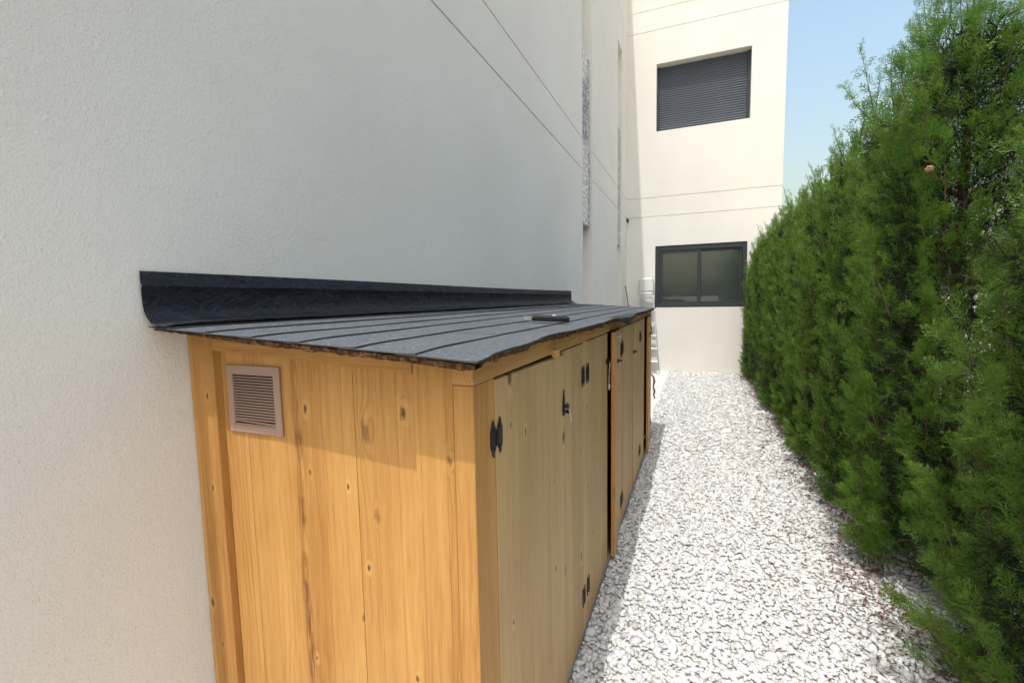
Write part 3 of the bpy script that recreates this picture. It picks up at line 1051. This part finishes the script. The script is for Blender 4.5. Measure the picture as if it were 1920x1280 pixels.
# bitumen flashing up the wall
mb = MB()
prof = [(0.0045, 1.538), (0.0065, 1.5365), (0.0065, 1.508), (0.0105, 1.503), (0.0105, 1.4985), (0.0062, 1.494), (0.0066, 1.455), (0.0085, 1.437), (0.017, 1.424), (0.034, 1.4165), (0.060, 1.4115), (0.076, 1.4095), (0.0765, 1.4065)]
ny = 130
rows = []
for j in range(ny + 1):
    y = 0.733 + (5.045 - 0.733) * j / ny
    for i, (dx, z) in enumerate(prof):
        w1 = .0018 * math.sin(9 * y + i) + .0014 * math.sin(23 * y + 2.1 * i)
        k = 1 if i > 4 else 0.25
        pinch = 0.006 * math.exp(-((y - .733) / .03) ** 2) * (1 if i > 7 else 0)
        rows.append((XW + dx + k * abs(w1) * (1 if i < len(prof) - 2 else 0), y, z + (w1 * .6 if i > 7 else 0) + .003 * math.sin(1.4 * y) * (0 if i > 8 else 1) - pinch + (sag(XW + dx, y) * 1.0 if i > 8 else 0)))
m_ = len(prof)
mb.add(rows, [(j * m_ + i, (j + 1) * m_ + i, (j + 1) * m_ + i + 1, j * m_ + i + 1) for j in range(ny) for i in range(m_ - 1)])
fl = mb.build('flashing', M['bitumen'], roof, smooth=True)
fl['label'] = 'black bitumen flashing turned up against the wall'

# torn strip of felt hanging over the eave
mb = MB()
rows = []
ny = 26
for j in range(ny + 1):
    y = 2.42 + .62 * j / ny
    xe = eave(y)
    s = math.sin(math.pi * j / ny)
    hang = .012 + .024 * s + rng.uniform(-.004, .004)
    rows += [(xe - .05, y, zr(xe - .05) + .011 + sag(xe - .05, y)), (xe - .004, y, zr(xe) + .0125 + sag(xe, y) + rng.uniform(0, .002)),
             (xe + .006 + .004 * s, y, zr(xe) + .006 + sag(xe, y)), (xe + .004 + rng.uniform(-.003, .003), y + rng.uniform(-.004, .004), zr(xe) + .004 + sag(xe, y) - hang)]
mb.add(rows, [(j * 4 + i, (j + 1) * 4 + i, (j + 1) * 4 + i + 1, j * 4 + i + 1) for j in range(ny) for i in range(3)])
mb.build('torn_felt', M['tarp'], roof)['label'] = 'torn black felt drooping over the eave'

# ------------------------------------------------------------------ utility knife on the roof
kx, ky = -0.545, 1.735
kz = zr(kx) + .004 + TH * 2 + .004
kn = empty('utility_knife', (kx, ky, kz), 'black utility knife with bare metal end lying on the shingles', 'knife')
ax = Vector((0.93, 0.36, 0)).normalized()
sd = Vector((-ax.y, ax.x, 0))
slope = -0.0585


def kp(s, t_, z):
    p = Vector((kx, ky, 0)) + ax * s + sd * t_
    return (p.x, p.y, kz + z + slope * (p.x - kx))


def kprism(outline, s0, s1, taper=1.0):
    q = MB()
    n_ = len(outline)
    sts = [(s0, taper), (s0 + (s1 - s0) * .08, 1), (s1 - (s1 - s0) * .12, 1), (s1, taper * .92)]
    vs_ = [kp(s, a * f, c * f) for s, f in sts for a, c in outline]
    fs_ = [(i * n_ + k, i * n_ + (k + 1) % n_, (i + 1) * n_ + (k + 1) % n_, (i + 1) * n_ + k) for i in range(3) for k in range(n_)]
    fs_ += [tuple(range(n_))[::-1], tuple(3 * n_ + k for k in range(n_))]
    return q.add(vs_, fs_)


octo = [(-.019, .004), (-.014, .0), (.014, 0), (.019, .004), (.019, .016), (.013, .023), (-.013, .023), (-.019, .016)]
kprism(octo, -.060, .085, .86).build('handle', M['black_plastic'], kn)
kprism([(-.014, .003), (.014, .003), (.014, .016), (-.014, .016)], -.098, -.0605, .9).build('blade_holder', M['steel'], kn)
kprism([(-.005, .023), (.005, .023), (.004, .027), (-.004, .027)], .018, .034, .8).build('slider', M['alu'], kn)

# ------------------------------------------------------------------ step ladder by the end wall
lad = empty('step_ladder', (-0.86, 9.2, 0), 'aluminium step ladder leaning on the end wall behind the cabinet', 'ladder')
TOPZ, BOTZ = 1.50, 0.03
yT, yBt = 9.36, 9.10


def rail(s, z):
    k = (z - BOTZ) / (TOPZ - BOTZ)
    hw = .215 - .075 * k
    cx = -0.875 - .045 * k
    return Vector((cx + s * hw, yBt + (yT - yBt) * k, z))


for s in (-1, 1):
    p0, p1 = rail(s, BOTZ), rail(s, TOPZ)
    q = MB()
    d = (p1 - p0).normalized()
    wv, dv = Vector((1, 0, 0)), d.cross(Vector((1, 0, 0))).normalized()
    vs_ = [p + wv * a * .011 + dv * c * .028 for p in (p0, p1) for a, c in ((-1, -1), (1, -1), (1, 1), (-1, 1))]
    q.add(vs_, [(0, 1, 2, 3), (7, 6, 5, 4), (0, 4, 5, 1), (1, 5, 6, 2), (2, 6, 7, 3), (3, 7, 4, 0)])
    q.build('rail', M['alu'], lad)
    MB().box(p0.x - .020, p0.x + .020, p0.y - .04, p0.y + .04, 0.0, .05, .004).build('foot', M['white_plastic'], lad)
    a0, a1 = Vector((p0.x + s * .012, 9.02 + .14, .02)), Vector((p1.x, yT + .045, TOPZ - .03))
    a0.y = yBt + .10
    MB().tube([a0, a1], .011, 8).build('rear_leg', M['alu'], lad)
for k in range(6):
    z = .22 + .245 * k
    a, c = rail(-1, z), rail(1, z)
    q = MB().box(a.x + .012, c.x - .012, a.y - .055, a.y + .045, z - .014, z + .014, .004)
    st = q.build('tread', M['alu'], lad)
    for e, s in ((a, -1), (c, 1)):
        MB().box(e.x - .014, e.x + .014, e.y - .066, e.y - .034, z - .018, z + .018, .004).build('end_cap', M['white_plastic'], st)
hp = []
for k in range(17):
    th = math.pi * k / 16
    cxx = -0.92
    c_, s_ = math.cos(th), math.sin(th)
    hp.append((cxx - .142 * math.copysign(abs(c_) ** .45, c_), yT + .035, 1.66 + .155 * abs(s_) ** .55))
hp = [(hp[0][0], yT, 1.42)] + hp + [(hp[-1][0], yT, 1.42)]
MB().tube(hp, .0115, 8).build('hoop_handle', M['alu'], lad, smooth=True)
MB().box(-1.05, -0.79, yT - .10, yT + .06, 1.50, 1.535, .005).build('platform', M['alu'], lad)
MB().box(-1.045, -0.795, yT + .012, yT + .022, 1.54, 1.60, .003).build('back_plate', M['alu'], lad)

# broom-like stick leaning in the corner
q = MB().tube([(-1.285, 9.13, 1.685), (-1.18, 9.10, 1.02), (-1.06, 9.06, 0.01)], .011, 8)
tag(q.build('stick', M['broom'], origin=(-1.06, 9.06, 0)), 'thin dark stick leaning in the house corner left of the ladder', 'stick')

# loose cable hanging off the far end of the cabinet
q = MB()
q.tube([(-0.420, 4.885, .66), (-0.400, 4.90, .63), (-0.392, 4.905, .58), (-0.402, 4.91, .53), (-0.390, 4.905, .48), (-0.396, 4.90, .44), (-0.386, 4.905, .40)], [.007, .008, .012, .007, .011, .008, .006], 7)
tag(q.build('cable', M['hose'], origin=(-0.40, 4.89, .4), smooth=True), 'frayed grey cable end hanging at the far end of the cabinet', 'cable')

# ------------------------------------------------------------------ gravel
ph_ = (1 + 5 ** .5) / 2
ICO = np.array([(-1, ph_, 0), (1, ph_, 0), (-1, -ph_, 0), (1, -ph_, 0), (0, -1, ph_), (0, 1, ph_), (0, -1, -ph_), (0, 1, -ph_), (ph_, 0, -1), (ph_, 0, 1), (-ph_, 0, -1), (-ph_, 0, 1)], float)
ICO /= np.linalg.norm(ICO[0])
ICF = np.array([(0, 11, 5), (0, 5, 1), (0, 1, 7), (0, 7, 10), (0, 10, 11), (1, 5, 9), (5, 11, 4), (11, 10, 2), (10, 7, 6), (7, 1, 8), (3, 9, 4), (3, 4, 2), (3, 2, 6), (3, 6, 8), (3, 8, 9), (4, 9, 5), (2, 4, 11), (6, 2, 10), (8, 6, 7), (9, 8, 1)])


def stones(n_, xr, yr, size, seed):
    g = np.random.default_rng(seed)
    x = g.uniform(*xr, n_)
    y = g.uniform(*yr, n_)
    keep = ~((x < XF - .01) & (y > YN + .02) & (y < YE))
    x, y = x[keep], y[keep]
    n_ = len(x)
    L = size * np.exp(g.normal(0, .34, n_))
    sc = np.stack([L * .5, L * .5 * g.uniform(.55, .95, n_), L * .5 * g.uniform(.30, .55, n_)], 1)
    V = ICO[None] * (1 + g.normal(0, .16, (n_, 12, 1))) + g.normal(0, .07, (n_, 12, 3))
    V = V * sc[:, None, :]
    az, tx, ty = g.uniform(0, 2 * np.pi, n_), g.normal(0, .28, n_), g.normal(0, .28, n_)
    ca, sa = np.cos(az), np.sin(az)
    X, Y, Z = V[..., 0], V[..., 1], V[..., 2]
    Z2 = Z * np.cos(tx)[:, None] + Y * np.sin(tx)[:, None]
    Y2 = Y * np.cos(tx)[:, None] - Z * np.sin(tx)[:, None]
    Z3 = Z2 * np.cos(ty)[:, None] + X * np.sin(ty)[:, None]
    X3 = X * np.cos(ty)[:, None] - Z2 * np.sin(ty)[:, None]
    P = np.stack([X3 * ca[:, None] - Y2 * sa[:, None] + x[:, None], X3 * sa[:, None] + Y2 * ca[:, None] + y[:, None],
                  Z3 + (g.uniform(-.004, .003, n_) + .003 * np.sin(3 * x + 1.3 * y) * np.sin(2.3 * y))[:, None]], 2)
    F = ICF[None] + (np.arange(n_) * 12)[:, None, None]
    return P.reshape(-1, 3), F.reshape(-1, 3)


sets = [stones(28500, (-.47, 1.35), (1.2, 4.4), .0232, 1), stones(12500, (-.47, 1.3), (4.4, YB - .01), .033, 2), stones(1800, (XW + .02, 1.5), (-.4, 1.2), .030, 3)]
Vs, Fs, ofs = [], [], 0
for V, F in sets:
    Vs.append(V)
    Fs.append(F + ofs)
    ofs += len(V)
me = np_mesh('gravel', np.concatenate(Vs), np.concatenate(Fs), M['gravel'])
tag(link(bpy.data.objects.new('gravel', me)), 'white marble chippings covering the path', 'gravel', kind='stuff')

# dry needles and twigs along the foot of the hedge
g = np.random.default_rng(5)
n_ = 4300
y = g.uniform(1.0, 9.4, n_)
x = .98 - np.abs(g.normal(0, .13, n_)) + .05 * np.sin(4.1 * y) + np.where(g.random(n_) < .10, -g.uniform(0, .5, n_), 0)
L = g.uniform(.012, .045, n_)
az = g.uniform(0, 2 * np.pi, n_)
bend = g.normal(0, .5, n_)
wd = g.uniform(.0012, .003, n_)
P = []
for k in range(4):
    s = k / 3 - .5
    a2 = az + bend * s
    cx, cy = x + np.cos(a2) * L * s, y + np.sin(a2) * L * s
    for e in (-1, 1):
        P.append(np.stack([cx - np.sin(a2) * wd * e, cy + np.cos(a2) * wd * e, .012 + .010 * g.random(n_) + .004 * (1 - abs(2 * s))], 1))
P = np.stack(P, 1)
F = np.array([(0, 2, 3, 1), (2, 4, 5, 3), (4, 6, 7, 5)])[None] + (np.arange(n_) * 8)[:, None, None]
me = np_mesh('leaf_litter', P.reshape(-1, 3), F.reshape(-1, 4), M['litter'])
tag(link(bpy.data.objects.new('leaf_litter', me)), 'brown dry twigs scattered along the foot of the hedge', 'leaf litter', kind='stuff')

# flat dark stone near the hedge
q = MB()
o_ = [(.015, -.02), (.05, -.034), (.09, -.018), (.10, .012), (.05, .03), (.0, .014)]
q.prism([(.585 + a, 4.90 + c) for a, c in o_], lambda p: (p[0], p[1], -.005), lambda p: (.63 + (p[0] - .63) * .86, 4.90 + (p[1] - 4.90) * .86, .016))
tag(q.build('slate_stone', M['dark_stone'], origin=(.63, 4.9, 0)), 'flat dark slate stone lying on the white gravel near the hedge', 'stone')


# ------------------------------------------------------------------ cypress hedge
def make_spray(seed, nbr, ntw, wmain, wtw):
    """a flat cypress spray, unit length along +y, lying in the xy plane; returns verts (n,3), quads, tip weight"""
    g = np.random.default_rng(seed)
    V, F, T = [], [], []

    def strip(p0, p1, w0, w1, t0, t1):
        d = p1 - p0
        s = np.array([-d[1], d[0], 0.0])
        l_ = np.linalg.norm(s)
        if l_ < 1e-9:
            return
        s /= l_
        b_ = len(V)
        tw = g.uniform(-.4, .4)
        s = s * math.cos(tw) + np.array([0, 0, math.sin(tw)])
        V.extend([p0 - s * w0, p0 + s * w0, p1 + s * w1, p1 - s * w1])
        T.extend([t0, t0, t1, t1])
        F.append((b_, b_ + 1, b_ + 2, b_ + 3))

    def axis(t):
        return np.array([.06 * math.sin(2.2 * t + seed), t, .05 * math.sin(3 * t) - .10 * t * t])

    ts = np.linspace(0, 1, 4)
    for a, b_ in zip(ts[:-1], ts[1:]):
        strip(axis(a), axis(b_), wmain * (1.2 - a), wmain * (1.2 - b_) + .002, a * .4, b_ * .6)
    for i in range(nbr):
        t = .10 + .86 * (i + .3 * g.random()) / nbr
        side = 1 if i % 2 else -1
        ln = (.44 * (1 - t) ** .75 + .10) * g.uniform(.75, 1.15)
        ang = math.radians(g.uniform(34, 52)) * side
        d = np.array([math.sin(ang), math.cos(ang), g.normal(0, .38)])
        p0 = axis(t)
        p1 = p0 + d * ln
        p1[2] -= .12 * ln
        strip(p0, p1, wtw * 1.0, wtw * .55, .25 + .3 * t, .9)
        for j in range(ntw):
            q_ = .22 + .70 * (j + .5 * g.random()) / ntw
            s2 = 1 if j % 2 else -1
            a2 = ang + math.radians(g.uniform(30, 48)) * s2
            l2 = ln * (.46 * (1 - q_) + .18) * g.uniform(.8, 1.2)
            d2 = np.array([math.sin(a2), math.cos(a2), g.normal(0, .45)])
            s0 = p0 + (p1 - p0) * q_
            strip(s0, s0 + d2 * l2, wtw * .95, wtw * .45, .40 + .2 * t, 1.0)
    return np.array(V), np.array(F), np.array(T)


SPRAY_HI = [make_spray(s, 12, 3, .013, .0125) for s in range(5)]
SHOOTS = {'d': [((-.14, -.16, 2.40), (-.20, .10, 3.06)), ((-.16, -.06, 2.52), (-.20, .46, 2.96)), ((-.14, .0, 2.45), (-.10, .02, 2.86))],
          'c': [((-.10, .12, 2.30), (-.10, .44, 3.18)), ((-.10, .2, 2.45), (-.16, .30, 2.95))]}
SPRAY_IN = [make_spray(40 + s, 6, 1, .012, .014) for s in range(3)]
SPRAY_LO = [make_spray(20 + s, 6, 2, .022, .026) for s in range(5)]


def crown_mesh(name, seed, H, R, plumes, per, sprays, slen, mat, lean=(0, 0), wisps=4, fill=500, shoots=()):
    """crown made of upswept plumes, each a bunch of sprays; returns leaf mesh and the limb lines"""
    g = np.random.default_rng(seed)
    pos, dirs, lens, tone = [], [], [], []
    limbs = []

    def rad(z, th):
        k = z / H
        prof_ = np.interp(k, [0, .05, .18, .45, .66, .82, .93, 1.0], [.82, .95, 1.0, 1.0, .98, .86, .60, .16])
        if seed == 901:
            prof_ = np.interp(k, [0, .05, .22, .40, .60, .82, .93, 1.0], [.80, .98, 1.06, .96, .74, .50, .30, .10])
        if seed == 900:
            prof_ = np.interp(k, [0, .1, .3, .6, .9, 1.0], [.7, .9, 1.0, 1.0, .9, .4])
        lump = 1 + .10 * math.sin(3 * th + seed) + .08 * math.sin(5 * th + 4 * z + seed)
        return R * prof_ * lump

    for i in range(plumes):
        zt = H * (0.05 + .95 * ((i + g.random()) / plumes) ** 1.12)
        th = i * 2.39996 + g.normal(0, .2)
        rt = rad(min(zt, H), th) * g.uniform(.86, 1.10)
        ln_ = g.uniform(.34, .70) * (1 if zt > .45 else .6)
        zb = max(.04, zt - ln_)
        rb = max(.02, min(rt - .07, rad(zb, th) * g.uniform(.56, .80)))
        lt, lb = zt / H, zb / H
        tip = np.array([math.cos(th) * rt + lean[0] * lt, math.sin(th) * rt + lean[1] * lt, zt])
        base = np.array([math.cos(th) * rb + lean[0] * lb, math.sin(th) * rb + lean[1] * lb, zb])
        limbs.append((np.array([math.cos(th) * .02 + lean[0] * lb, math.sin(th) * .02 + lean[1] * lb, max(.03, zb - .8 * rb)]), base))
        limbs.append((base, tip))
        d = (tip - base) / np.linalg.norm(tip - base)
        outv = np.array([math.cos(th), math.sin(th), 0.0])
        tn = g.random()
        for _ in range(per):
            q_ = g.random() ** .8
            w_ = .030 * (1.12 - q_) * (slen / .1) + .006
            p = base + (tip - base) * q_ + g.normal(0, w_, 3)
            dd = d + g.normal(0, .30, 3) + outv * g.uniform(-.05, .38)
            pos.append(p)
            dirs.append(dd / np.linalg.norm(dd))
            lens.append(slen * g.uniform(.6, 1.15) * (1.1 - .35 * q_))
            tone.append(min(1, max(0, tn * .74 + g.random() * .24)))
    for _ in range(fill):
        z = (.03 + .89 * g.random() ** 1.25) * H
        th = g.uniform(0, 2 * np.pi)
        r = rad(z, th) * g.uniform(.35, .72)
        dd = np.array([math.cos(th), math.sin(th), .8]) + g.normal(0, .4, 3)
        pos.append(np.array([math.cos(th) * r + lean[0] * z / H, math.sin(th) * r + lean[1] * z / H, z]))
        dirs.append(dd / np.linalg.norm(dd))
        lens.append(slen * g.uniform(.7, 1.2))
        tone.append(g.uniform(.4, .92))
    # feathery leaders that stand above the crown
    for i in range(wisps):
        th = g.uniform(0, 2 * np.pi)
        r0 = g.uniform(0, .55) * R * .5
        z0_ = H * g.uniform(.90, .97)
        p = np.array([math.cos(th) * r0 + lean[0], math.sin(th) * r0 + lean[1], z0_])
        dd = np.array([math.cos(th) * .25 + g.normal(0, .12), math.sin(th) * .25 + g.normal(0, .12), 1.0])
        dd /= np.linalg.norm(dd)
        ln = g.uniform(.10, .26)
        limbs.append((p - dd * .1, p + dd * ln))
        for k in range(14):
            s = k / 13
            pos.append(p + dd * ln * s)
            d3 = dd + g.normal(0, .45, 3) * (1.1 - .7 * s)
            dirs.append(d3 / np.linalg.norm(d3))
            lens.append(slen * (.75 - .35 * s))
            tone.append(g.uniform(0, .5))
    for (p, q_) in shoots:
        p, q_ = np.array(p), np.array(q_)
        dd = (q_ - p) / np.linalg.norm(q_ - p)
        ln = np.linalg.norm(q_ - p)
        limbs.append((p, q_))
        m_ = int(ln / .022)
        for k in range(m_):
            s = (k + g.random() * .6) / m_
            pos.append(p + (q_ - p) * s)
            d3 = dd * .9 + g.normal(0, .55, 3)
            dirs.append(d3 / np.linalg.norm(d3))
            lens.append(slen * (1.15 - .55 * s) * g.uniform(.7, 1.1))
            tone.append(g.uniform(.1, .7))
    pos, dirs, lens, tone = np.array(pos), np.array(dirs), np.array(lens), np.array(tone)
    keep = (pos[:, 0] < .16) | (g.random(len(pos)) < .45)
    pos, dirs, lens, tone = pos[keep], dirs[keep], lens[keep], tone[keep]
    pos[:, 2] = np.maximum(pos[:, 2], .04)
    n_ = len(pos)
    rv = g.normal(0, 1, (n_, 3))
    sx = np.cross(dirs, rv)
    sx /= np.linalg.norm(sx, axis=1)[:, None]
    nz = np.cross(sx, dirs)
    pick = g.integers(0, len(sprays), n_)
    VV, FF, TT, RR, o_ = [], [], [], [], 0
    for k, (V, F, T) in enumerate(sprays):
        m_ = np.where(pick == k)[0]
        A = np.stack([sx[m_], dirs[m_], nz[m_]], 1)
        W = np.einsum('vk,nkj->nvj', V, A) * lens[m_][:, None, None] + pos[m_][:, None, :]
        W[..., 2] = np.maximum(W[..., 2], .012)
        VV.append(W.reshape(-1, 3))
        FF.append((F[None] + (np.arange(len(m_)) * len(V))[:, None, None] + o_).reshape(-1, 4))
        TT.append(np.tile(T, len(m_)))
        RR.append(np.repeat(tone[m_], len(V)))
        o_ += len(m_) * len(V)
    me = np_mesh(name, np.concatenate(VV), np.concatenate(FF), mat, {'tip': np.concatenate(TT), 'rnd': np.concatenate(RR)})
    return me, limbs


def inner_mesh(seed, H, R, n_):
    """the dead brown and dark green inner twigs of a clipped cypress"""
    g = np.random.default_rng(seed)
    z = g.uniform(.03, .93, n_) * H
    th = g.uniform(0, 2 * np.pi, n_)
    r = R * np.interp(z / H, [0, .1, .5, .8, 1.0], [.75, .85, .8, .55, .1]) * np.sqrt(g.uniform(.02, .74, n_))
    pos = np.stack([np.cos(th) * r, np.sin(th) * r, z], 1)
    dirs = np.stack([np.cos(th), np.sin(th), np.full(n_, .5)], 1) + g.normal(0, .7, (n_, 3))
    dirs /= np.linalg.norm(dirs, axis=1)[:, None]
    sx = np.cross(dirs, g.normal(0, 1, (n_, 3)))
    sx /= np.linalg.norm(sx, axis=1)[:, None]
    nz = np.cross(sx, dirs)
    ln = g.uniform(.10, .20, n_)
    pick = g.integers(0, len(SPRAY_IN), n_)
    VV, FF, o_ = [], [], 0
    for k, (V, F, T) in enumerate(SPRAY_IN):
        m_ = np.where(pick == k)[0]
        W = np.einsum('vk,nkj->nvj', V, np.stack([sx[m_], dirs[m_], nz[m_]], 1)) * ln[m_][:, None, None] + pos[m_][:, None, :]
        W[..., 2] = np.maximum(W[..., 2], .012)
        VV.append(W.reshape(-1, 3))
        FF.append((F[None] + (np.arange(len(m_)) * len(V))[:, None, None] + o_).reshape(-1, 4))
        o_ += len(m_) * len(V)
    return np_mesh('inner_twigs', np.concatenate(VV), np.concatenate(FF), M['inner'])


def trunk_mesh(H, limbs, lean=(0, 0)):
    q = MB()
    pts_ = [(.006 * math.sin(3 * z) + lean[0] * z / H, .006 * math.cos(4 * z) + lean[1] * z / H, z) for z in np.linspace(-.03, H * .97, 9)]
    q.tube(pts_, [.050, .043, .038, .034, .029, .024, .018, .012, .005], 8)
    for a, c in limbs:
        mid = (a + c) / 2 + np.array([0, 0, -.02])
        q.tube([tuple(a), tuple(mid), tuple(a + (c - a) * .97)], [.0042, .0030, .0009], 3, False)
    me = bpy.data.meshes.new('trunk')
    me.from_pydata([tuple(p) for p in q.v], [], q.f)
    me.materials.append(M['bark'])
    return me


trees = []
INNER = inner_mesh(77, 2.75, .44, 3600)
# (key, y, x, height, radius)
proto = {}
hi = [
    ('a', 900, 0.95, 1.24, 3.30, .50, 110, 18, SPRAY_HI, .095, 'leaf_y', (-.24, 0), 3, 300),
    ('b', 901, 1.90, 1.255, 3.05, .52, 140, 34, SPRAY_HI, .100, 'leaf_y', (.02, -.05), 3, 1300),
    ('c', 902, 2.88, 1.205, 3.02, .43, 130, 35, SPRAY_HI, .098, 'leaf', (-.04, .02), 3, 1350),
    ('d', 903, 3.66, 1.155, 2.88, .36, 118, 37, SPRAY_LO, .092, 'leaf', (-.02, 0), 3, 450),
    ('e', 904, 4.40, 1.135, 2.86, .335, 108, 38, SPRAY_LO, .088, 'leaf_m', (-.02, 0), 4, 400),
    ('f', 905, 5.12, 1.130, 2.78, .325, 108, 38, SPRAY_LO, .085, 'leaf', (0, 0), 4, 400),
    ('g', 906, 5.82, 1.125, 2.72, .325, 108, 38, SPRAY_LO, .085, 'leaf_m', (0, 0), 4, 400),
]
LABELS = [
    'tall leaning cypress nearest the camera at the right edge of the photo',
    'yellow-green cypress filling the lower right corner',
    'cypress bearing a small brown cone, second full tree from the right',
    'tall cypress with feathery shoots against the sky, third full tree from the right',
    'cypress fourth full tree from the right in the hedge row',
    'cypress fifth full tree from the right in the hedge row',
    'cypress sixth full tree from the right in the hedge row',
    'cypress sixth from the far end of the hedge',
    'cypress fifth from the far end of the hedge',
    'cypress fourth from the far end of the hedge',
    'cypress third from the far end of the hedge',
    'cypress next to last at the far end of the hedge',
    'last cypress of the hedge, in front of the ground floor window',
]
GROUP = 'cypress trees of the hedge'
for i, (k, seed, y, x, H, R, pl, per, spr, sl, mt, lean, wi, fi) in enumerate(hi):
    cm, limbs = crown_mesh('crown', seed, H - .12, R, pl, per, spr, sl, M[mt], lean, wi, fi, SHOOTS.get(k, ()))
    tm = trunk_mesh(H - .12, limbs, lean)
    t_ = empty('cypress_tree', (x, y, 0), LABELS[i], 'tree', GROUP)
    link(bpy.data.objects.new('crown', cm), t_)
    link(bpy.data.objects.new('trunk', tm), t_)
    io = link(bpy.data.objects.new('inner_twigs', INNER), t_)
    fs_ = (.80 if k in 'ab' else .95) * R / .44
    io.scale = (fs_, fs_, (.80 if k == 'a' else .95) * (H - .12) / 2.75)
    io.location = (lean[0] * .35, lean[1] * .35, 0)
    io.rotation_euler = (0, 0, i * 1.3)
    proto[k] = (cm, tm)
    trees.append(t_)
far = [('e', 6.50, 1.130, .985, .4), ('f', 7.16, 1.125, .99, -.5), ('g', 7.80, 1.125, .99, .3), ('f', 8.40, 1.120, .98, -.35), ('e', 8.92, 1.110, .95, .5), ('g', 9.30, 1.095, .94, -.45)]
for i, (k, y, x, sc, rz) in enumerate(far):
    t_ = empty('cypress_tree', (x, y, 0), LABELS[7 + i], 'tree', GROUP)
    t_.rotation_euler = (0, 0, rz)
    t_.scale = (sc * 1.0, sc * 1.0, sc)
    cm, tm = proto[k]
    link(bpy.data.objects.new('crown', cm), t_)
    link(bpy.data.objects.new('trunk', tm), t_)
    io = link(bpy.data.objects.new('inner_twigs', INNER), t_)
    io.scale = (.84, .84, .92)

# one brown cone on the third tree
q = MB()
c0 = Vector((.865, 2.40, 1.945))
g = np.random.default_rng(3)
V = ICO * .0125
fcs = [tuple(f) for f in ICF]
q.add([tuple(c0 + Vector(v) * float(g.uniform(.9, 1.12))) for v in V], fcs)
for f in ICF:
    n_ = Vector(np.mean(ICO[f], 0))
    n_.normalize()
    q.tube([c0 + n_ * .009, c0 + n_ * .0138, c0 + n_ * .0148], [.0058, .0050, .0015], 5)
q.build('cone', M['cone'], trees[2])
q = MB().tube([c0 + Vector((0, 0, -.010)), c0 + Vector((.02, .02, -.03)), c0 + Vector((.12, .08, -.06))], [.0016, .002, .003], 6)
q.build('twig', M['bark'], trees[2])
